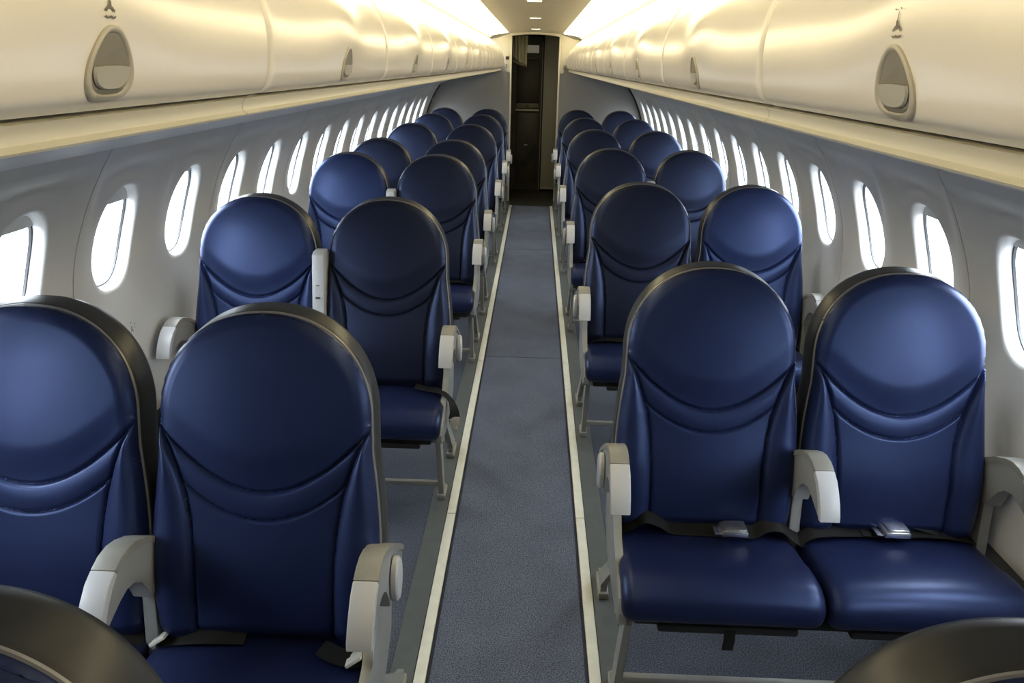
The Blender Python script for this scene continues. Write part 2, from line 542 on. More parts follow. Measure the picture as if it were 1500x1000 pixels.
# ------------------------------------------------------------------ ceiling, cove, underside panels
# centre ceiling: gently arched, in panels
def ceil_z(x): return 2.003 - 0.16 * x * x
ce = MB().box(-0.62, 0.62, Y0, Y1, 2.045, 2.06).build('ceiling', M_CEIL, smooth=None)
tag(ce, 'cream arched cabin ceiling between the two cove lights', kind='structure')
yy = [Y0, -0.25, 1.65, 3.55, 5.45, 7.35, 9.25, Y1]
for a, b in zip(yy[:-1], yy[1:]):
    P = [(x / 10 * 0.315, ceil_z(x / 10 * 0.315)) for x in range(-10, 11)]
    P = P + [(0.315, 2.04), (-0.315, 2.04)]
    MB().prism(P, 'y', a + 0.004, b - 0.004).build('ceiling_panel', M_CEIL, ce, smooth=30)
for s, side in SIDES:
    # cove trough: from panel edge up and over to the bin top
    P = [(0.316, 1.987), (0.335, 2.02), (0.47, 2.015), (0.535, 1.975), (0.545, 1.905), (0.60, 1.905), (0.60, 2.045), (0.316, 2.045)]
    MB().prism([(s * x, z) for x, z in P], 'y', Y0, Y1).build('cove_trough', M_CEIL, ce, smooth=20)
    # light fixture, one diffuser per 0.95 m
    cl = thing('cove_light', 'long warm cove light strip running along the %s side of the ceiling' % side, 'light', (s * 0.42, 0, 1.99))
    y = Y0 + 0.05
    while y < Y1 - 0.3:
        L = min(0.93, Y1 - 0.04 - y)
        P = [(-0.098, 0.012), (-0.095, -0.004), (-0.06, -0.010), (0.0, -0.018), (0.055, -0.026), (0.090, -0.036), (0.112, -0.052), (0.112, 0.0)]
        MB().prism([(s * x, z) for x, z in P], 'y', y, y + L).build('light_diffuser', M_LAMP, cl, smooth=60)
        y += 0.95
    # blue-grey service panel under the bins sloping down to the wall
    P = [(0.455, 1.562), (0.50, 1.566), (0.80, 1.505), (1.05, 1.440), (1.158, 1.396), (1.18, 1.42), (1.05, 1.47), (0.80, 1.535), (0.50, 1.60)]
    t = MB().prism([(s * x, z) for x, z in P], 'y', Y0, Y1).build('trim_%d' % (1 if s < 0 else 2), M_UNDER, smooth=35)
    tag(t, 'blue-grey sloping service panel under the %s overhead bins' % side, kind='structure')
    # cream rail under the bin doors with its bright lip, in sections
    pitch = 0.94 if s < 0 else 0.98
    ysm = 1.17 if s < 0 else 1.30
    y = ysm - pitch * 3
    R = [(0.399, 1.5925), (0.4045, 1.587), (0.4058, 1.580), (0.4048, 1.5750), (0.4005, 1.5722), (0.3990, 1.5700), (0.4010, 1.5675), (0.41, 1.566), (0.455, 1.560), (0.455, 1.585), (0.42, 1.60)]
    while y < Y1:
        ya, yb = max(y, Y0), min(y + pitch, Y1)
        if yb > ya + .02:
            MB().prism([(s * x, z) for x, z in R], 'y', ya + 0.0012, yb - 0.0012).build('rail_section', M_RAIL, t, smooth=35)
        y += pitch

# downlights in the ceiling
for i, y in enumerate((1.1, 3.0, 4.92, 6.72, 8.79)):
    d = thing('ceiling_downlight', 'small rectangular downlight in the centre ceiling, %s from the rear bulkhead' % ORD[4 - i], 'light', (0, y, 2.0), 'centre ceiling downlights')
    MB().box(-0.055, 0.055, -0.045, 0.045, -0.002, 0.004, bev=0.002).build('light_frame', M_RAIL, d)
    MB().box(-0.043, 0.043, -0.033, 0.033, -0.0045, 0.002, bev=0.002).build('light_lens', M_DOWN, d)

# ------------------------------------------------------------------ overhead bins
BP = [(0.394, 1.598), (0.3815, 1.607), (0.3745, 1.622), (0.3715, 1.642), (0.370, 1.662), (0.370, 1.686), (0.3725, 1.710), (0.378, 1.735), (0.388, 1.762), (0.403, 1.790), (0.424, 1.818), (0.449, 1.847), (0.480, 1.880), (0.515, 1.907)]
def smooth_prof(P, n):
    # arc-length resample with Catmull-Rom
    out = []
    m_ = len(P) - 1
    for k in range(n + 1):
        t = k / n * m_
        i = min(int(t), m_ - 1); f = t - i
        p0 = P[max(i - 1, 0)]; p1 = P[i]; p2 = P[i + 1]; p3 = P[min(i + 2, m_)]
        q = []
        for c in (0, 1):
            q.append(0.5 * ((2 * p1[c]) + (-p0[c] + p2[c]) * f + (2 * p0[c] - 5 * p1[c] + 4 * p2[c] - p3[c]) * f * f + (-p0[c] + 3 * p1[c] - 3 * p2[c] + p3[c]) * f ** 3))
        out.append(tuple(q))
    return out
PR = smooth_prof(BP, 40)
def prof_x(z):
    for a, b in zip(PR[:-1], PR[1:]):
        if a[1] <= z <= b[1]:
            f = (z - a[1]) / (b[1] - a[1] + 1e-9)
            return a[0] + (b[0] - a[0]) * f
    return PR[-1][0]
def sst(a, b, x):
    t = min(1, max(0, (x - a) / (b - a)))
    return t * t * (3 - 2 * t)
def dome(y, z):
    return 0.013 * exp(-(y / 0.15) ** 2) * (0.35 * sst(1.598, 1.612, z) + 0.65 * sst(1.62, 1.735, z)) * (1 - sst(1.735, 1.80, z))
def bin_surf(y, z):            # y from latch centre -> x magnitude
    return prof_x(z) - dome(y, z)

def latch_outline(k, oy=0.0, oz=0.0, n=40):
    """egg shape pointed at the top, wide rounded bottom: half width .046, height .068"""
    P = []
    for i in range(n):
        a = 2 * pi * i / n
        z = -cos(a)                       # -1 bottom .. 1 top
        ww = sin(a)
        f = (1 - 0.40 * (z + 1) / 2) if z > -1 else 1
        y = 0.050 * k * math.copysign(abs(ww) ** 0.72, ww) * (1 - 0.50 * ((z + 1) / 2) ** 1.3)
        z2 = 0.0345 * k * z
        P.append((oy + y + 0.12 * z2, oz + z2))
    return P

for s, side in SIDES:
    pitch = 0.94 if s < 0 else 0.98
    yl0 = 0.742 if s < 0 else 0.772
    latch_z = 1.640
    door_me = bez_me = None
    kmax = int((Y1 - yl0) / pitch + 0.5)
    for k in range(-1, kmax + 1):
        yl = yl0 + pitch * k
        y0_, y1_ = max(yl - pitch / 2, Y0 + 0.004), min(yl + pitch / 2, Y1 - 0.004)
        if y1_ - y0_ < 0.2: continue
        has_latch = y1_ - yl > 0.1
        nm = 'cream overhead bin on the %s side, %s' % (side, {0: 'nearest to the camera with the largest latch', 1: 'second from the camera', 2: 'third from the camera', -1: 'just beside the camera', -2: 'behind the camera'}.get(k, ORD[k] + ' from the camera'))
        b = thing('overhead_bin', nm, 'overhead bin', (s * 0.45, yl, 1.60), 'overhead bins along the %s side' % side)
        b0 = Vector((s * 0.45, 0, 1.60))
        # body
        P = [(0.425, 1.605), (0.405, 1.64), (0.398, 1.69), (0.405, 1.74), (0.43, 1.79), (0.48, 1.86), (0.545, 1.912), (0.545, 1.93), (1.0, 1.80), (1.12, 1.50), (0.5, 1.605)]
        ya, yb = y0_ - yl, y1_ - yl
        MB().prism([(s * x - b0.x, z - 1.60) for x, z in P], 'y', ya + 0.0005, yb - 0.0005).build('bin_body', M_RAIL, b, smooth=30)
        # door with rounded vertical edges
        full = abs((y1_ - y0_) - pitch) < 1e-6
        if full and door_me is not None:
            dm = door_me
        else:
            NU, NV = 72, 56
            pr = smooth_prof(BP, NV)
            lo, hi = ya + 0.004, yb - 0.004
            def fn(i, j):
                t = i / NU
                t = 0.5 - 0.5 * cos(pi * t) if False else t
                y = lo + (hi - lo) * t
                x, z = pr[j]
                e = min(y - lo, hi - y, 1)
                r_ = 0.012
                back = r_ - sqrt(max(r_ * r_ - (r_ - min(e, r_)) ** 2, 0))
                if j == 0: back = max(back, 0.006)
                return (s * (x - dome(y, z) + back * 1.0) - b0.x, y, z - 1.60)
            # denser edges: remap u
            us = [0, .0015, .004, .007, .010, .0135]
            us = us + [0.0135 + (1 - 0.027) * q / (NU - 10) for q in range(1, NU - 10)] + [1 - u for u in us[::-1]]
            NU2 = len(us) - 1
            def fn2(i, j):
                y = lo + (hi - lo) * us[i]
                x, z = pr[j]
                e = min(y - lo, hi - y)
                r_ = 0.012
                back = r_ - sqrt(max(r_ * r_ - (r_ - min(max(e, 0), r_)) ** 2, 0))
                return (s * (x - dome(y, z) + back) - b0.x, y, z - 1.60)
            V, Fc = grid(fn2, NU2, NV)
            # returns into the gap
            n_ = NU2 + 1
            base = len(V)
            for j in range(NV + 1):
                for i in (0, NU2):
                    v = V[j * n_ + i]
                    V.append((v[0] + s * 0.022, v[1], v[2]))
            for j in range(NV):
                Fc.append((j * n_, (j + 1) * n_, base + 2 * (j + 1), base + 2 * j))
                Fc.append((j * n_ + NU2, (j + 1) * n_ + NU2, base + 2 * (j + 1) + 1, base + 2 * j + 1))
            dm = mesh('bin_door', V, Fc, M_BIN, 60)
            if full: door_me = dm
        door = link('bin_door', dm, b)
        if not has_latch:
            continue
        # latch: bezel ring, recess, paddle (share meshes between bins)
        if bez_me is None:
            def surf(y, z, out=0.0):
                return (s * (bin_surf(y, latch_z + z) - out) - b0.x, y, latch_z + z - 1.60)
            rings = [(1.00, -0.002), (0.985, 0.0022), (0.93, 0.0035), (0.84, 0.0030), (0.79, 0.0010), (0.78, -0.010)]
            V, Fc = [], []
            n = 40
            for kk, out in rings:
                for p in latch_outline(kk, 0, 0 if kk > .9 else 0.0005):
                    V.append(surf(p[0], p[1], out))
            for j in range(len(rings) - 1):
                for q in range(n):
                    Fc.append((j * n + q, j * n + (q + 1) % n, (j + 1) * n + (q + 1) % n, (j + 1) * n + q))
            bez_me = mesh('latch_bezel', V, Fc, M_BEZEL, 50)
            # recess bowl: dark hollow in the upper half
            o = [p for p in latch_outline(0.79, 0, 0.0005)]
            V, Fc = [surf(p[0], p[1], 0.0012) for p in o], [tuple(range(n))]
            rec_me = mesh('latch_recess', V, Fc, M_RECESS, None)
            # paddle: lower part, slightly domed, with dark slot under it
            zt = -0.0035
            o = [p for p in latch_outline(0.74, 0, 0.0015) if p[1] < zt]
            o.sort(key=lambda p: math.atan2(p[1] - zt, p[0]))
            xs_ = [p[0] for p in o]
            top = [(max(xs_) * (1 - 2 * q / 8), zt + 0.0012 * (1 - (1 - 2 * q / 8) ** 2)) for q in range(9)]
            o = o + top
            V = [surf(p[0], p[1] + 0.0018, 0.0020) for p in o] + [surf(p[0] * .94, p[1] * .94 + 0.0012, 0.0042) for p in o]
            m_ = len(o)
            Fc = [(q, (q + 1) % m_, m_ + (q + 1) % m_, m_ + q) for q in range(m_)] + [tuple(range(m_, 2 * m_))]
            pad_me = mesh('latch_paddle', V, Fc, M_PADDLE, 40)
            # slot under the paddle
            slot = [(-0.028, -0.0235), (0.028, -0.0235), (0.025, -0.0262), (0.015, -0.0280), (-0.015, -0.0280), (-0.025, -0.0262)]
            slot_me = mesh('latch_slot', [surf(p[0] * .93, p[1] * .93, 0.0016) for p in slot], [tuple(range(6))], M_INK, None)
            # printed stowage symbol above the latch
            G = [stroke(0.000, 0.062, 0.001, 0.0545, 0.0016), stroke(0.001, 0.0545, 0.0005, 0.049, 0.004),
                 stroke(-0.008, 0.0455, -0.003, 0.049, 0.0026), stroke(-0.003, 0.049, 0.003, 0.049, 0.003), stroke(0.003, 0.049, 0.008, 0.0455, 0.0026),
                 stroke(-0.009, 0.0415, -0.004, 0.0398, 0.0018), stroke(-0.004, 0.0398, 0.001, 0.0415, 0.0018), stroke(0.001, 0.0415, 0.005, 0.0398, 0.0018), stroke(0.005, 0.0398, 0.009, 0.0415, 0.0018),
                 stroke(-0.004, 0.064, -0.001, 0.0655, 0.0012), stroke(0.006, 0.064, 0.010, 0.0645, 0.0012)]
            V, Fc = [], []
            for P in G:
                bb = len(V); V += [surf(p[0], p[1], 0.0012) for p in P]; Fc.append(tuple(range(bb, bb + 4)))
            sym_me = mesh('stowage_symbol', V, Fc, M_INK, None)
        link('latch_bezel', bez_me, door)
        link('latch_recess', rec_me, door)
        link('latch_paddle', pad_me, door)
        link('latch_slot', slot_me, door)
        if k <= 0:
            link('stowage_symbol', sym_me, door)

# ------------------------------------------------------------------ rear bulkhead with doorway, front wall
OPX, OPZ = 0.29, 1.985
prof_side = [(wallx(z), z) for z in (0, .1, .3, .55, .8, 1.0, 1.1, 1.2, 1.3, 1.4)]
bw = MB()
for s in (-1, 1):
    P = [(OPX, 0)] + prof_side + [(1.14, 1.60), (0.62, 2.05), (OPX, 2.05)]
    bw.prism([(s * x, z) for x, z in P], 'y', 9.80, 9.86)
bw.box(-OPX, OPX, 9.80, 9.86, OPZ, 2.05)
bulk = bw.build('wall_rear', M_BULK, smooth=None)
tag(bulk, 'grey rear bulkhead with a narrow open doorway to the galley', kind='structure')
for s in (-1, 1):
    # cream upper facing beside the doorway, curved end against the bin
    P = [(OPX + 0.012, 1.548), (0.345, 1.548), (0.352, 1.59), (0.385, 1.70), (0.414, 1.785), (0.46, 1.85), (0.53, 1.922), (0.45, 1.935), (0.35, 1.968), (OPX + 0.012, 1.985)]
    MB().prism([(s * x, z) for x, z in P], 'y', 9.782, 9.8, bev=0.003).build('upper_facing', M_RAIL, bulk)
    m = MB()
    for zc in (1.633, 1.615, 1.600):
        m.box(s * 0.348 - 0.006, s * 0.348 + 0.006, 9.776, 9.783, zc - 0.005, zc + 0.005, bev=0.001, seg=1)
    m.build('call_light', M_DARK, bulk)
door = MB()
for s in (-1, 1):
    a, b = sorted((s * (OPX - 0.008), s * (OPX + 0.012)))
    door.box(a, b, 9.775, 9.87, 0, OPZ + 0.01, bev=0.003)
P = [(x / 10 * (OPX - .008), OPZ - 0.016 - 0.25 * (x / 10 * OPX) ** 2 + 0.012) for x in range(-10, 11)]
door.prism(P + [(OPX, 2.03), (-OPX, 2.03)], 'y', 9.77, 9.87)
dj = door.build('door_1', M_RAIL, smooth=35)
tag(dj, 'pale frame of the open rear doorway', kind='structure')
wf = MB().box(-1.36, 1.36, Y0 - 0.05, Y0, 0, 2.06).build('wall_front_blocker', mat('dark_fill_blocker', (0.035, 0.035, 0.037), 0.6), smooth=None)  # unseen end wall, moved close and darkened to cut frontal fill on seats
for s in (-1, 1):      # dark gasket where the sidewalls meet the bulkhead
    MB().tube([(s * (wallx(z) - 0.004), 9.785, z) for z in (0.43, 0.6, 0.75, 0.85, 0.95, 1.0, 1.05, 1.1, 1.15, 1.2, 1.25, 1.3, 1.35, 1.39)], 0.014, 8).build('corner_gasket', M_GASKET, bulk)
tag(wf, 'unseen dark wall behind the camera, set close to cut frontal fill light', kind='structure')

# ------------------------------------------------------------------ dark galley vestibule behind the doorway
vf = MB().box(-0.9, 0.9, 9.42, 11.4, -0.05, -0.001).box(-OPX + .01, OPX - .01, 9.42, 9.86, -0.001, 0.004).build('floor_rear', M_VFLOOR, smooth=None)
tag(vf, 'dark vestibule floor beyond the blue aisle carpet', kind='structure')
v = MB().box(-0.92, -0.60, 9.86, 11.4, 0, 2.1).box(0.60, 0.92, 9.86, 11.4, 0, 2.1).box(-0.92, 0.92, 11.35, 11.4, 0, 2.1).build('wall_vestibule', M_GAL2, smooth=None)
tag(v, 'dark olive walls of the rear vestibule', kind='structure')
v = MB().box(-0.92, 0.92, 9.86, 11.4, 2.03, 2.1).build('ceiling_vestibule', M_GAL2, smooth=None)
tag(v, 'dark ceiling of the rear vestibule', kind='structure')

GY = 10.75
g = thing('galley_cabinet', 'dark tall galley cabinet with pale crossbar seen through the rear doorway', 'cabinet', (-0.15, GY, 0))
def L(x): return x + 0.15
MB().box(L(-0.55), L(0.09), 0.02, 0.5, 0, 1.98).build('body', M_GAL, g, smooth=None)
MB().box(L(-0.235), L(0.062), -0.012, 0.02, 1.16, 1.695, bev=0.006).build('upper_door', M_GAL, g)
MB().box(L(-0.235), L(0.062), -0.010, 0.02, 1.09, 1.15, bev=0.004).build('latch_panel', M_GAL2, g)
MB().box(L(-0.245), L(0.07), -0.035, -0.005, 1.052, 1.075, bev=0.004).build('crossbar', M_GALW, g)
MB().box(L(-0.235), L(0.062), -0.010, 0.02, 0.10, 1.03, bev=0.006).build('lower_door', M_GAL, g)
MB().box(L(-0.235), L(0.062), -0.03, 0.02, 1.705, 1.73, bev=0.004).build('shelf_lip', M_GAL2, g)
MB().box(L(-0.13), L(0.045), -0.014, 0.02, 1.785, 1.88, bev=0.01).build('light_panel', mat('galley_light_panel', (0.4, 0.38, 0.28), 0.3, emit=((1, .93, .7), 0.10)), g)
MB().box(L(-0.12), L(-0.075), -0.014, -0.009, 0.60, 0.615).build('door_label', M_GALW, g)
for zc in (1.12,):
    MB().box(L(-0.10), L(-0.07), -0.018, -0.008, zc - .01, zc + .01, bev=0.003).build('turn_catch', M_DARK, g)
m = MB().ribbon([(L(-0.225), -0.018, 0.24), (L(-0.12), -0.022, 0.36), (L(0.0), -0.022, 0.50), (L(0.06), -0.018, 0.60)], (-.5, 0, .8), 0.10, 0.006)
m.build('diagonal_strap', M_DARK, g)
p = thing('galley_post', 'slim pale upright post beside the dark galley cabinet', 'post', (0.10, GY, 0))
MB().box(-0.009, -0.001, -0.05, 0.0, 0.0, 1.93, bev=0.004).build('post', M_GALW, p)
MB().box(-0.004, 0.020, -0.03, 0.0, 0.0, 1.93, bev=0.003).build('dark_seal', M_DARK, p)
p = thing('partition_panel', 'pale olive-grey partition standing right of the galley post', 'partition', (0.23, GY, 0))
MB().box(-0.105, 0.37, -0.10, 0.25, 0.03, 2.0, bev=0.006).build('panel', M_GALP, p)
MB().box(-0.112, -0.100, -0.112, -0.09, 0.03, 2.0, bev=0.002).build('edge_trim', M_GALW, p)
MB().box(-0.105, 0.37, -0.112, -0.098, 0.03, 0.05, bev=0.002).build('kick_rail', M_GALW, p)

# gathered curtain top-left of the doorway
cu = thing('curtain', 'pale olive curtain gathered by a dark strap at top left of rear doorway', 'curtain', (-0.2, 9.95, 1.6))
V, Fc = [], []
NU, NV = 40, 16
def cf(i, j):
    u = i / NU; vv = j / NV
    top_z, bot = 1.97 - 1.6, (1.735 - 0.125 * u ** 0.8) - 1.6
    x = (-0.285 + 0.19 * u) * 1 + 0.2 - 0.02 * (1 - vv) * (u - .5)
    z = bot + (top_z - bot) * vv
    y = 0.018 * sin(u * 26) * (0.4 + 0.6 * vv) + 0.01 * sin(u * 9)
    if vv < 0.25: x += 0.015 * (0.25 - vv) * u
    return (x, y, z)
V, Fc = grid(cf, NU, NV)
n0 = len(V)
V += [(a, b + 0.004, c) for a, b, c in V]
Fc += [tuple(q + n0 for q in f) for f in Fc]
obj('cloth', V, Fc, M_CLOTH, cu, smooth=60)
MB().tube([(-0.12, -0.05, 0.105), (-0.08, -0.05, 0.085), (0.0, -0.045, 0.045), (0.06, -0.04, 0.028), (0.095, -0.03, 0.03)], [0.015, 0.014, 0.018, 0.017, 0.008], n=12).build('strap', M_STRAP, cu)
MB().box(-0.155, -0.115, -0.19, -0.04, 0.09, 0.13, bev=0.01).build('strap_bracket', M_STRAP, cu)

# ------------------------------------------------------------------ seats
LEAN_B = Vector((0, -0.215, 0.43))       # foot of the backrest face
LEAN_T = Vector((0, -0.043, 1.142))      # top of the face
LL = (LEAN_T - LEAN_B).length
UP = (LEAN_T - LEAN_B).normalized()
NF = Vector((0, -UP.z, UP.y))            # out of the face, toward the front
H0 = 0.505
def half_w(h):
    if h < H0:
        t = h / H0
        return 0.230 + 0.016 * sin(pi * min(1, t * 1.15)) - 0.0055 * t ** 3
    t = (h - H0) / (LL - H0)
    return 0.2245 * max(0.0, 1 - t ** 2.15) ** (1 / 2.15)
def smoothstep(a, b, x):
    t = min(1, max(0, (x - a) / (b - a)))
    return t * t * (3 - 2 * t)
def bol(h):      # inner seam of the side bolster
    P = [(0.0, 0.150), (0.10, 0.150), (0.20, 0.152), (0.28, 0.158), (0.34, 0.168), (0.40, 0.184), (0.45, 0.203), (0.50, 0.228)]
    if h <= 0: return 0.150
    for a, b in zip(P[:-1], P[1:]):
        if a[0] <= h <= b[0]:
            return a[1] + (b[1] - a[1]) * (h - a[0]) / (b[0] - a[0])
    return 0.24
def arc1(x): return 0.352 + 0.140 * (abs(x) / 0.225) ** 1.9
def arc2(x): return 0.292 + 0.075 * (abs(x) / 0.17) ** 2
outline = []
for q in range(161):
    h = LL * q / 160
    outline.append((half_w(h), h))
def topcurve():
    pts = []
    for q in range(90):
        a = q / 89 * pi / 2
        t = sin(a) ** (2 / 2.15) if q else 0
        pts.append((0.2245 * max(0, cos(a)) ** (2 / 2.15), H0 + (LL - H0) * t))
    return pts
OUT = [(half_w(H0 * q / 60), H0 * q / 60) for q in range(60)] + topcurve()
def edge_dist(x, h):
    ax = abs(x)
    best = 9
    for (ox, oh) in OUT:
        d = (ox - ax) ** 2 + (oh - h) ** 2
        if d < best: best = d
    return min(sqrt(best), h + 0.004)
def relief(x, h):
    ax = abs(x)
    e = edge_dist(x, h)
    w_ = half_w(h)
    R_ = 0.030
    q = min(e / R_, 1.0)
    d = 0.026 * sqrt(max(0, 1 - (1 - q) ** 2))
    b = bol(h)
    a1, a2 = arc1(x), arc2(x)
    head = smoothstep(-0.004, 0.012, h - a1)
    # headrest pillow
    d += head * 0.013 * (1 - (ax / 0.26) ** 2) * smoothstep(0, 0.09, h - a1) * (1 - smoothstep(0.60, 0.75, h) * 0.5)
    d += 0.004 * head
    if head < 1:
        k = 1 - head
        if ax > b:
            tt = (ax - b) / max(w_ - b, 0.01)
            d += k * 0.020 * sin(pi * min(1, max(0, tt))) ** 0.7 * smoothstep(0.0, 0.08, 0.52 - h)
        else:
            d += k * 0.006 * (1 - (ax / b) ** 2) * smoothstep(0, .1, h)
            if h > a2:
                mid = (h - a2) / max(a1 - a2, .01)
                d += k * 0.004 * sin(pi * min(1, max(0, mid)))
        # lumbar roll
        d += k * 0.010 * exp(-((h - 0.17) / 0.10) ** 2)
    # seams
    g1 = 0.0095 * exp(-((h - a1) / 0.0040) ** 2)
    g2 = (0.0075 * exp(-((h - a2) / 0.0036) ** 2)) if ax < b else 0
    g3 = (0.0080 * exp(-((ax - b) / 0.0045) ** 2)) * (1 if h < a1 else 0)
    d -= max(g1, g2, g3) * smoothstep(0.0, 0.02, e)
    # leather tucks in towards the cushion
    d -= 0.030 * (1 - smoothstep(0.0, 0.055, h))
    return d
def back_pt(x, h, d):
    return LEAN_B + UP * h + NF * d + Vector((x, 0, 0))

# backrest pad mesh
NU, NV = 150, 150
hs = [H0 * q / 180 for q in range(180)] + [H0 + (LL - H0) * sin(q / 50 * pi / 2) ** (2 / 2.15) for q in range(51)]
nv = len(hs) - 1
def back_fn(i, j):
    u = i / NU * 2 - 1
    u = sin(u * pi / 2) * 0.35 + u * 0.65      # slightly denser edges
    h = hs[j]
    x = u * half_w(h)
    return back_pt(x, h, relief(x, h) + 0.012)
V, Fc = grid(back_fn, NU, nv)
base = len(V)
per = [i for i in range(NU + 1)] + [j * (NU + 1) + NU for j in range(1, nv + 1)] + [j * (NU + 1) for j in range(nv - 1, 0, -1)]
for idx in per:
    v = V[idx]
    V.append(v - NF * 0.02)
m_ = len(per)
for q in range(m_):
    Fc.append((per[q], per[(q + 1) % m_], base + (q + 1) % m_, base + q))
ME_BACK = mesh('backrest', V, Fc, M_LEATHER, 60)

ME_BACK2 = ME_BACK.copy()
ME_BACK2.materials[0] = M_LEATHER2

# charcoal shell behind the pad
def contour(grow):
    L_ = [(x + grow, h) for x, h in OUT[:60]]
    T = []
    for x, h in topcurve():
        f = (h - H0) / (LL - H0)
        T.append((x + grow * (1 - f ** 3) if x > 0.001 else 0, h + grow * f))
    half = L_ + T
    return half + [(-x, h) for x, h in half[::-1][1:]]
sec = [(-0.020, 0.004), (0.001, 0.009), (0.0030, 0.012), (0.0055, 0.009), (0.0065, 0.002), (0.0065, -0.036), (0.0050, -0.056), (0.0010, -0.068), (-0.010, -0.078), (-0.040, -0.083)]
V, Fc = [], []
n_ = len(contour(0))
for g_, d_ in sec:
    for x, h in contour(max(g_, -0.03)):
        sc = 1 + min(0, g_ + 0.0) * 1.2
        hh = h if g_ > 0 or d_ > 0 else H0 * 0.7 + (h - H0 * 0.7) * (1 + g_ * 1.5)
        if d_ > 0 and g_ < 0:
            V.append(back_pt(x * 0.93, 0.36 + (h - 0.36) * 0.95, d_))
        else:
            up_ = 0.013 * max(0, (h - H0 * 0.8) / (LL - H0 * 0.8)) ** 1.5 * smoothstep(0.006, -0.03, d_) if h > H0 * 0.8 else 0
            V.append(back_pt(x * (1 if g_ > 0 else (1 + g_ * 1.0)), hh + up_, d_))
for j in range(len(sec) - 1):
    for q in range(n_ - 1):
        Fc.append((j * n_ + q, j * n_ + q + 1, (j + 1) * n_ + q + 1, (j + 1) * n_ + q))
    Fc.append((j * n_ + n_ - 1, j * n_, (j + 1) * n_, (j + 1) * n_ + n_ - 1))
Fc.append(tuple(range((len(sec) - 1) * n_, len(sec) * n_)))
ME_SHELL = mesh('back_shell', V, Fc, M_SHELL, 55)

pc = [back_pt(x * 0.998, h, 0.013) for x, h in contour(0.001)]
ME_PIPE = MB().tube(pc, 0.0034, 6).mesh('piping', mat('pale_piping', (0.24, 0.24, 0.25), 0.28, spec=0.8))
# seat cushion: profile lofted across the width
CP = [(-0.185, 0.405), (-0.200, 0.436), (-0.26, 0.447), (-0.34, 0.458), (-0.42, 0.468), (-0.475, 0.470), (-0.510, 0.462), (-0.535, 0.444), (-0.546, 0.420), (-0.544, 0.395), (-0.530, 0.374), (-0.505, 0.362), (-0.45, 0.358), (-0.35, 0.358), (-0.25, 0.36), (-0.19, 0.37)]
def closed_cr(P, n):
    out = []
    m_ = len(P)
    for k in range(n):
        t = k / n * m_
        i = int(t) % m_; f = t - int(t)
        p = [P[(i + q - 1) % m_] for q in range(4)]
        q2 = []
        for c in (0, 1):
            q2.append(0.5 * ((2 * p[1][c]) + (-p[0][c] + p[2][c]) * f + (2 * p[0][c] - 5 * p[1][c] + 4 * p[2][c] - p[3][c]) * f * f + (-p[0][c] + 3 * p[1][c] - 3 * p[2][c] + p[3][c]) * f ** 3))
        out.append(tuple(q2))
    return out
CPs = closed_cr(CP, 64)
cy_, cz_ = -0.38, 0.412
xs_ = [1.0, .992, .975, .95, .92, .88, .8, .7, .55, .4, .2, 0]
xs_ = xs_ + [-x for x in xs_[::-1][1:]]
V, Fc = [], []
for xx in xs_:
    ed = (1 - abs(xx)) * 0.243
    r_ = 0.032
    sh = r_ - sqrt(max(0, r_ * r_ - (r_ - min(ed, r_)) ** 2))
    for (y, z) in CPs:
        dy, dz = y - cy_, z - cz_
        l = sqrt(dy * dy + dz * dz)
        nz = dz / 0.055; ny = dy / 0.165
        k = sqrt(nz * nz + ny * ny)
        yy2 = y - sh * (ny / k) * 0.9
        zz2 = z - sh * (nz / k) * 0.9
        crown = 0.010 * (1 - xx * xx) * max(0, dz / 0.055)
        front = 1.0
        V.append((xx * (0.243 + (0.004 if y < -0.4 else 0)), yy2, zz2 + crown))
n_ = 64
for j in range(len(xs_) - 1):
    for q in range(n_):
        Fc.append((j * n_ + q, j * n_ + (q + 1) % n_, (j + 1) * n_ + (q + 1) % n_, (j + 1) * n_ + q))
Fc.append(tuple(range(n_))); Fc.append(tuple(range((len(xs_) - 1) * n_, len(xs_) * n_)))
ME_CUSH = mesh('seat_cushion', V, Fc, M_CUSH, 60)

# armrest: curved hook; local coords around x=0 ; (y,z)
AO = [(-0.085, 0.600), (-0.12, 0.628), (-0.16, 0.655), (-0.20, 0.680), (-0.24, 0.704), (-0.275, 0.7195), (-0.305, 0.7260), (-0.335, 0.7235), (-0.362, 0.713), (-0.387, 0.697), (-0.408, 0.678), (-0.425, 0.656), (-0.438, 0.630)]
AI = [(-0.434, 0.618), (-0.412, 0.618), (-0.385, 0.632), (-0.360, 0.645), (-0.330, 0.652), (-0.300, 0.645), (-0.275, 0.625), (-0.258, 0.598), (-0.25, 0.565), (-0.13, 0.565), (-0.09, 0.575)]
AO2 = AO[:]
ME_ARM = MB().prism(AO + AI, 'x', -0.021, 0.021, bev=0.003).mesh('armrest', M_ARM, 35)
split = 9
def strip(pts, th, w_):
    out = list(pts)
    inner = []
    for i, p in enumerate(pts):
        a = pts[max(i - 1, 0)]; b = pts[min(i + 1, len(pts) - 1)]
        tx, tz = b[0] - a[0], b[1] - a[1]
        l = sqrt(tx * tx + tz * tz)
        inner.append((p[0] + tz / l * -th * -1 * -1, p[1] - abs(tx) / l * th))
    return out, inner
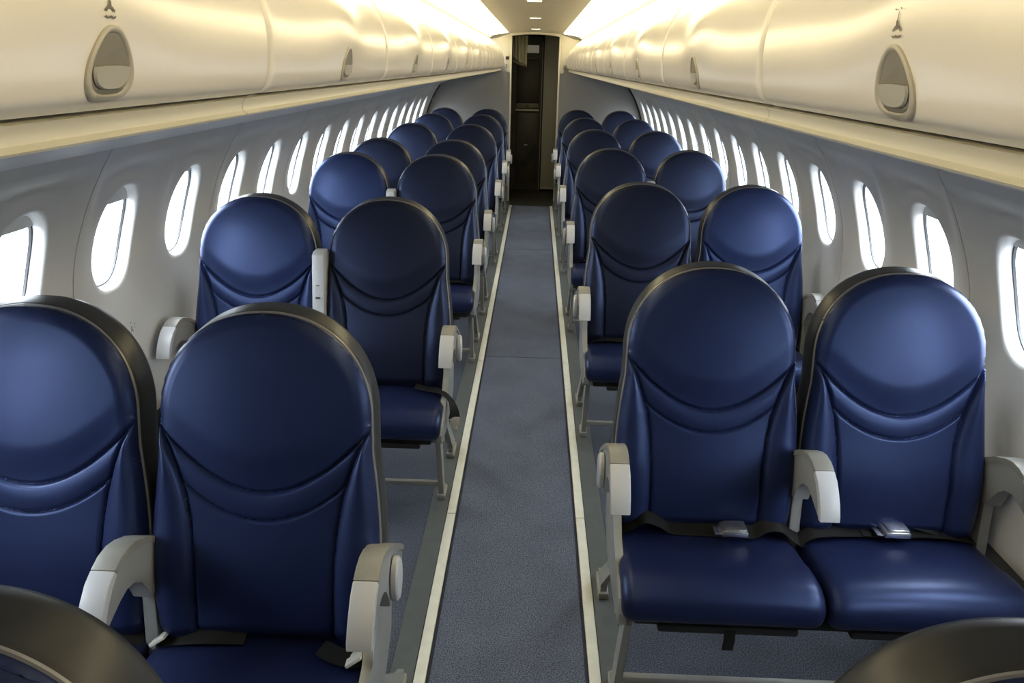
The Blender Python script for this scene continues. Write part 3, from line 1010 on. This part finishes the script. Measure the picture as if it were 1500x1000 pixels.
def arm_skin(pts, name, m):
    # thin pad that follows the outer curve, slightly proud of the body
    V_o, V_i = [], []
    for i, p in enumerate(pts):
        a = pts[max(i - 1, 0)]; b = pts[min(i + 1, len(pts) - 1)]
        t = Vector((b[0] - a[0], b[1] - a[1])).normalized()
        nrm = Vector((t.y, -t.x))
        if nrm.y < 0 and abs(nrm.y) > abs(nrm.x): nrm = -nrm
        if nrm.x > 0 and abs(nrm.x) >= abs(nrm.y): nrm = -nrm
        V_o.append((p[0] + nrm.x * 0.004, p[1] + nrm.y * 0.004))
        V_i.append((p[0] - nrm.x * 0.010, p[1] - nrm.y * 0.010))
    return MB().prism(V_o + V_i[::-1], 'x', -0.0245, 0.0245, bev=0.0025).mesh(name, m, 35)
ME_ARMPAD = arm_skin(AO[:split], 'armrest_pad', M_ARMTOP)
def mid(a, b, t): return (a[0] + (b[0] - a[0]) * t, a[1] + (b[1] - a[1]) * t)
ME_ARMTIP = arm_skin([mid(AO[8], AO[9], .04)] + AO[9:] + [(-0.440, 0.618)], 'armrest_tip', M_ARMCAP)
ME_POST = MB().prism([(-0.10, 0.60), (-0.225, 0.60), (-0.235, 0.50), (-0.25, 0.40), (-0.10, 0.40)], 'x', -0.014, 0.014, bev=0.003).mesh('armrest_post', M_ARM, 35)
# raised middle armrest: straight bar between the backrests
ME_RAISED = MB().prism([(-0.215, 0.67), (-0.235, 0.70), (-0.185, 0.955), (-0.165, 0.965), (-0.115, 0.965), (-0.105, 0.95), (-0.15, 0.68), (-0.165, 0.66)], 'x', -0.023, 0.023, bev=0.005).mesh('armrest', M_ARMCAP, 35)

# aisle-side seat spreader and legs
ME_SIDE = MB().prism([(-0.08, 0.58), (-0.14, 0.62), (-0.22, 0.64), (-0.258, 0.60), (-0.275, 0.53), (-0.33, 0.47), (-0.42, 0.445), (-0.505, 0.42), (-0.525, 0.39), (-0.52, 0.355), (-0.46, 0.34), (-0.20, 0.34), (-0.12, 0.40)], 'x', -0.011, 0.011, bev=0.003).mesh('side_plate', M_ALLOY, 35)
def legs_mesh():
    m = MB()
    m.prism([(-0.36, 0.345), (-0.43, 0.345), (-0.325, 0.035), (-0.325, 0.008), (-0.255, 0.008), (-0.255, 0.04), (-0.29, 0.06)], 'x', -0.010, 0.010, bev=0.003)
    return m.mesh('front_leg', M_ALLOY, 35)
ME_FLEG = legs_mesh()
ME_RLEG = MB().prism([(-0.22, 0.345), (-0.28, 0.345), (0.02, 0.06), (0.02, 0.008), (0.12, 0.008), (0.12, 0.05), (0.08, 0.07)], 'x', -0.010, 0.010, bev=0.003).mesh('rear_leg', M_ALLOY, 35)
ME_FOOT = MB().box(-0.017, 0.017, -0.335, -0.245, 0.006, 0.030, bev=0.005).mesh('foot', M_ALLOY, 35)
ME_FOOT2 = MB().box(-0.017, 0.017, 0.01, 0.13, 0.006, 0.030, bev=0.005).mesh('foot', M_ALLOY, 35)
dm = MB()
N = 24
ring = []
for xx, k in ((-0.006, 1.0), (0.004, 1.0), (0.008, 0.9), (0.009, 0.0)):
    ring.append((xx, k))
V, Fc = [], []
for xx, k in ring[:-1]:
    for q in range(N):
        a = 2 * pi * q / N
        V.append((xx, -0.215 + 0.036 * k * cos(a), 0.612 + 0.052 * k * sin(a)))
for j in range(2):
    for q in range(N):
        Fc.append((j * N + q, j * N + (q + 1) % N, (j + 1) * N + (q + 1) % N, (j + 1) * N + q))
Fc.append(tuple(range(2 * N, 3 * N))); Fc.append(tuple(range(N)))
ME_DISC_R = mesh('pivot_cover', [(x, y, z) for x, y, z in V], Fc, M_ARMCAP, 40)
ME_DISC_L = mesh('pivot_cover', [(-x, y, z) for x, y, z in V], Fc, M_ARMCAP, 40)
ME_PIN = MB().tube([(-0.012, -0.215, 0.655), (0.012, -0.215, 0.655)], 0.004, 10).mesh('pivot_screw', M_STEEL)
ME_BAR = MB().box(-0.44, 0.44, -0.325, -0.303, 0.062, 0.082, bev=0.005).mesh('baggage_bar', M_ALLOY, 35)
ME_PAN = MB().box(-0.46, 0.46, -0.49, -0.17, 0.330, 0.366, bev=0.008).box(-0.40, -0.05, -0.50, -0.25, 0.318, 0.34, bev=0.006).box(0.08, 0.42, -0.50, -0.25, 0.318, 0.34, bev=0.006).mesh('seat_pan', M_DARK, 35)
ME_TUBE = MB().tube([(-0.50, 0, 0), (0.50, 0, 0)], 0.017, 12).mesh('cross_tube', M_ALLOY)
ME_STRAPD = MB().ribbon([(0, -0.50, 0.335), (0.001, -0.503, 0.305), (0, -0.50, 0.272)], (1, 0, 0), 0.028, 0.003).mesh('under_strap', M_BELT, 35)
ME_UBAR = MB().box(-0.245, 0.245, -0.205, -0.175, 0.37, 0.43, bev=0.008).mesh('rear_filler', M_DARK, 35)

def buckle_meshes():
    m = MB()
    m.box(-0.038, 0.032, -0.026, 0.026, -0.006, 0.012, bev=0.005)
    a = m.mesh('buckle', M_STEEL, 35)
    m = MB()
    m.box(-0.028, 0.028, -0.022, 0.022, 0.012, 0.0175, bev=0.003)
    b = m.mesh('buckle_flap', M_STEEL, 35)
    m = MB().box(-0.055, -0.032, -0.018, 0.018, -0.002, 0.002, bev=0.001)
    c = m.mesh('buckle_tongue', M_STEEL, 35)
    return a, b, c
ME_BUC, ME_FLAP, ME_TON = buckle_meshes()
ME_WT = MB().box(-0.018, 0.018, -0.004, 0.004, -0.030, 0.004, bev=0.002).box(-0.011, 0.011, -0.003, 0.003, -0.05, -0.025, bev=0.002).mesh('belt_tongue', M_WHITEP, 35)

def rib(name, pts, wd, width=0.046, parent=None, th=0.0025):
    # smooth polyline first
    P = []
    n = len(pts)
    for i in range(n - 1):
        p0 = Vector(pts[max(i - 1, 0)]); p1 = Vector(pts[i]); p2 = Vector(pts[i + 1]); p3 = Vector(pts[min(i + 2, n - 1)])
        for q in range(5):
            f = q / 5
            P.append(0.5 * (2 * p1 + (p2 - p0) * f + (2 * p0 - 5 * p1 + 4 * p2 - p3) * f * f + (3 * p1 - p0 - 3 * p2 + p3) * f ** 3))
    P.append(Vector(pts[-1]))
    if isinstance(wd, list):
        W = []
        for i in range(n - 1):
            for q in range(5):
                W.append(Vector(wd[i]) * (1 - q / 5) + Vector(wd[i + 1]) * q / 5)
        W.append(Vector(wd[-1])); wd = W
    return MB().ribbon(P, wd, width, th).build(name, M_BELT, parent, smooth=50)

XA, XW, XM = 0.5235 - 0.775, 1.027 - 0.775, 0.0
def seat_pair(s, yrow, label, group, mid_up=False, belts='plain', tilt=(0, 0), wide=True):
    t = thing('double_seat', label, 'airline seat', (s * 0.775, yrow, 0), group)
    def P(name, me, x=0.0, y=0.0, z=0.0, par=t):
        o = link(name, me, par, (x, y, z))
        return o
    backs = []
    for q, xc in enumerate((XA, XW)):
        x = s * xc
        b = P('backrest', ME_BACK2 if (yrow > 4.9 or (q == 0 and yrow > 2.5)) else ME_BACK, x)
        sh = P('back_shell', ME_SHELL, x)
        pp = P('piping', ME_PIPE, x)
        for o in (b, sh, pp):
            # individual recline about the cushion line
            a = tilt[q]
            if a:
                R_ = Matrix.Translation((0, -0.2, 0.43)) @ Matrix.Rotation(a, 4, 'X') @ Matrix.Translation((0, 0.2, -0.43))
                o.matrix_local = Matrix.Translation((x, 0, 0)) @ R_
        c = P('seat_cushion', ME_CUSH, x)
        P('rear_filler', ME_UBAR, x)
    for m_ in (M_LEATHER, M_LEATHER2, M_CUSH):
        m_.node_tree.nodes['Principled BSDF'].inputs['Specular Tint'].default_value = (0.38, 0.52, 1.0, 1)
    for x_ in (s * -0.508, s * 0.0, s * 0.514):
        if x_ == 0.0 and mid_up:
            r = P('armrest', ME_RAISED, 0.0)
            MB().box(-0.008, 0.008, -0.222, -0.214, 0.795, 0.800).build('armrest_button', M_DARK, r)
            MB().box(-0.006, 0.006, -0.216, -0.208, 0.842, 0.846).build('armrest_button', M_ALLOY, r)
            P('armrest_post', ME_POST, 0.0)
            continue
        a = P('armrest', ME_ARM, x_)
        link('armrest_pad', ME_ARMPAD, a)
        link('armrest_tip', ME_ARMTIP, a)
        if abs(x_) < 0.4:
            P('armrest_post', ME_POST, x_)
        elif x_ * s > 0:
            P('armrest_post', ME_POST, x_)
        if x_ * s < 0:
            d = link('pivot_cover', ME_DISC_L if s > 0 else ME_DISC_R, a, (-s * 0.030, 0.0, 0.0))
    xs = s * -0.493
    P('side_plate', ME_SIDE, xs)
    for xl in (s * -0.475, s * 0.40):
        f = P('front_leg', ME_FLEG, xl, -0.08 if belts == 'laid' else 0.0)
        link('foot', ME_FOOT, f)
        f = P('rear_leg', ME_RLEG, xl)
        link('foot', ME_FOOT2, f)
    P('baggage_bar', ME_BAR, s * -0.0375, -0.08 if belts == 'laid' else 0.0)
    P('seat_pan', ME_PAN, 0)
    P('cross_tube', ME_TUBE, 0, -0.42, 0.325)
    P('cross_tube', ME_TUBE, 0, -0.22, 0.325)
    if belts == 'laid':
        # aisle seat belt: both halves run to a silver buckle in the middle
        zt = 0.462
        bx = s * XA
        e = s
        b1 = rib('seat_belt', [(bx - s * 0.235, -0.245, 0.445), (bx - s * 0.20, -0.262, 0.478), (bx - s * 0.165, -0.268, 0.503), (bx - s * 0.12, -0.262, 0.486), (bx - s * 0.09, -0.258, 0.466), (bx - s * 0.03, -0.262, 0.466), (bx + s * 0.045, -0.272, 0.472)], (0, 1, 0.25), parent=t)
        bk = link('buckle', ME_BUC, b1, (bx + s * 0.075, -0.285, 0.482)); link('buckle_flap', ME_FLAP, b1, (bx + s * 0.075, -0.285, 0.482)); link('buckle_tongue', ME_TON, b1, (bx + s * 0.075, -0.285, 0.480))
        rib('seat_belt', [(bx + s * 0.095, -0.275, 0.474), (bx + s * 0.13, -0.270, 0.470), (bx + s * 0.165, -0.268, 0.490), (bx + s * 0.20, -0.27, 0.492), (bx + s * 0.235, -0.272, 0.464), (bx + s * 0.262, -0.275, 0.452)], (0, 1, 0.30), parent=t)
        bx = s * XW
        rib('seat_belt', [(bx - s * 0.250, -0.275, 0.455), (bx - s * 0.215, -0.27, 0.475), (bx - s * 0.18, -0.262, 0.476), (bx - s * 0.11, -0.245, 0.468), (bx - s * 0.06, -0.243, 0.468)], (0, 1, 0.15), parent=t)
        b2 = rib('seat_belt', [(bx - s * 0.075, -0.245, 0.470), (bx + s * 0.0, -0.245, 0.470), (bx + s * 0.06, -0.240, 0.468), (bx + s * 0.14, -0.240, 0.468), (bx + s * 0.235, -0.235, 0.452)], (0, 1, 0.1), parent=t)
        rib('seat_belt', [(bx + s * 0.008, -0.238, 0.485), (bx + s * 0.03, -0.222, 0.502), (bx + s * 0.08, -0.232, 0.486), (bx + s * 0.135, -0.24, 0.474)], (0, 0.9, 0.5), 0.03, parent=t)
        for dx in (0.0,):
            link('buckle', ME_BUC, b2, (bx + s * 0.01, -0.262, 0.482)); link('buckle_flap', ME_FLAP, b2, (bx + s * 0.01, -0.262, 0.482)); link('buckle_tongue', ME_TON, b2, (bx + s * 0.01, -0.262, 0.480))
        P('under_strap', ME_STRAPD, s * (XA + 0.03))
    else:
        for q, xc in enumerate((XA, XW)):
            bx = s * xc
            if belts == 'tongue' and q == 0:
                b1 = rib('seat_belt', [(bx - s * 0.13, -0.27, 0.468), (bx - s * 0.17, -0.30, 0.476), (bx - s * 0.21, -0.31, 0.474), (bx - s * 0.235, -0.30, 0.470)], (0.3, 1, 0), parent=t)
                for ox, oy, oz in ((-s * 0.215, -0.335, 0.492), (s * 0.222, -0.275, 0.470)):
                    o_ = link('belt_tongue', ME_WT, b1, (bx + ox, oy, oz)); o_.rotation_euler = (1.2, 0.5 * s, 0.3)
            elif belts == 'hang' and q == 0:
                xo = bx - s * 0.258
                b1 = rib('seat_belt', [(bx - s * 0.12, -0.27, 0.470), (bx - s * 0.18, -0.30, 0.472), (bx - s * 0.225, -0.33, 0.478), (bx - s * 0.262, -0.36, 0.462), (xo - s * 0.022, -0.375, 0.425), (xo - s * 0.024, -0.378, 0.392)], [(0, 1, 0), (0, 1, 0), (0, 1, 0), (0, 1, 0), (0.6, 1, 0), (1, .5, 0)], parent=t)
                link('belt_tongue', ME_WT, b1, (xo - s * 0.026, -0.379, 0.392))
            else:
                b1 = rib('seat_belt', [(bx - s * 0.235, -0.235, 0.445), (bx - s * 0.16, -0.245, 0.470), (bx - s * 0.05, -0.243, 0.466), (bx + s * 0.04, -0.243, 0.466)], (0, 1, 0.2), parent=t)
            rib('seat_belt', [(bx + s * 0.04, -0.243, 0.467), (bx + s * 0.14, -0.25, 0.470), (bx + s * 0.235, -0.24, 0.447)], (0, 1, 0.2), parent=t)
    return t

GL = 'navy double seats left of the aisle'
GR = 'navy double seats right of the aisle'
lrows = [
    (0.605, 'navy leather double seat cut off in the bottom left corner, only its curved top showing', False, 'plain', (0, 0)),
    (1.570, 'large navy leather double seat front left, two full backrests with grey armrests', False, 'tongue', (0, 0)),
    (2.976, 'navy leather double seat left of aisle with its middle armrest raised upright, second full row', True, 'hang', (0, 0)),
    (4.480, 'navy leather double seat left of aisle, third full row, raised light armrest top peeking between', True, 'plain', (0, 0)),
    (5.383, 'dark navy double seat left of aisle close behind the third full row', False, 'plain', (0, 0)),
    (6.798, 'dark navy double seat left of aisle, third from the rear bulkhead', False, 'plain', (0, 0)),
    (8.157, 'dark navy double seat left of aisle, second from the rear bulkhead', False, 'plain', (0, 0)),
    (9.20, 'dark navy double seat left of aisle directly against the rear bulkhead', False, 'plain', (0, 0))]
rrows = [
    (0.615, 'navy leather double seat cut off in the bottom right corner, only its curved top showing', False, 'plain', (0, 0)),
    (2.064, 'large navy leather double seat front right with silver belt buckles lying on both cushions', False, 'laid', (0, 0)),
    (3.571, 'navy leather double seat right of aisle, second full row, behind the one with silver buckles', False, 'plain', (0, 0)),
    (5.078, 'navy leather double seat right of aisle, third full row, raised light armrest top between backs', True, 'plain', (0, 0)),
    (6.585, 'dark navy double seat right of aisle, third from the rear bulkhead', False, 'plain', (0, 0)),
    (8.03, 'dark navy double seat right of aisle, second from the rear bulkhead', False, 'plain', (0, 0)),
    (9.45, 'dark navy double seat right of aisle directly against the rear bulkhead', False, 'plain', (0, 0))]
for y, lab, up, bl, ti in lrows:
    seat_pair(-1, y, lab, GL, up, bl, ti)
for y, lab, up, bl, ti in rrows:
    seat_pair(1, y, lab, GR, up, bl, ti)
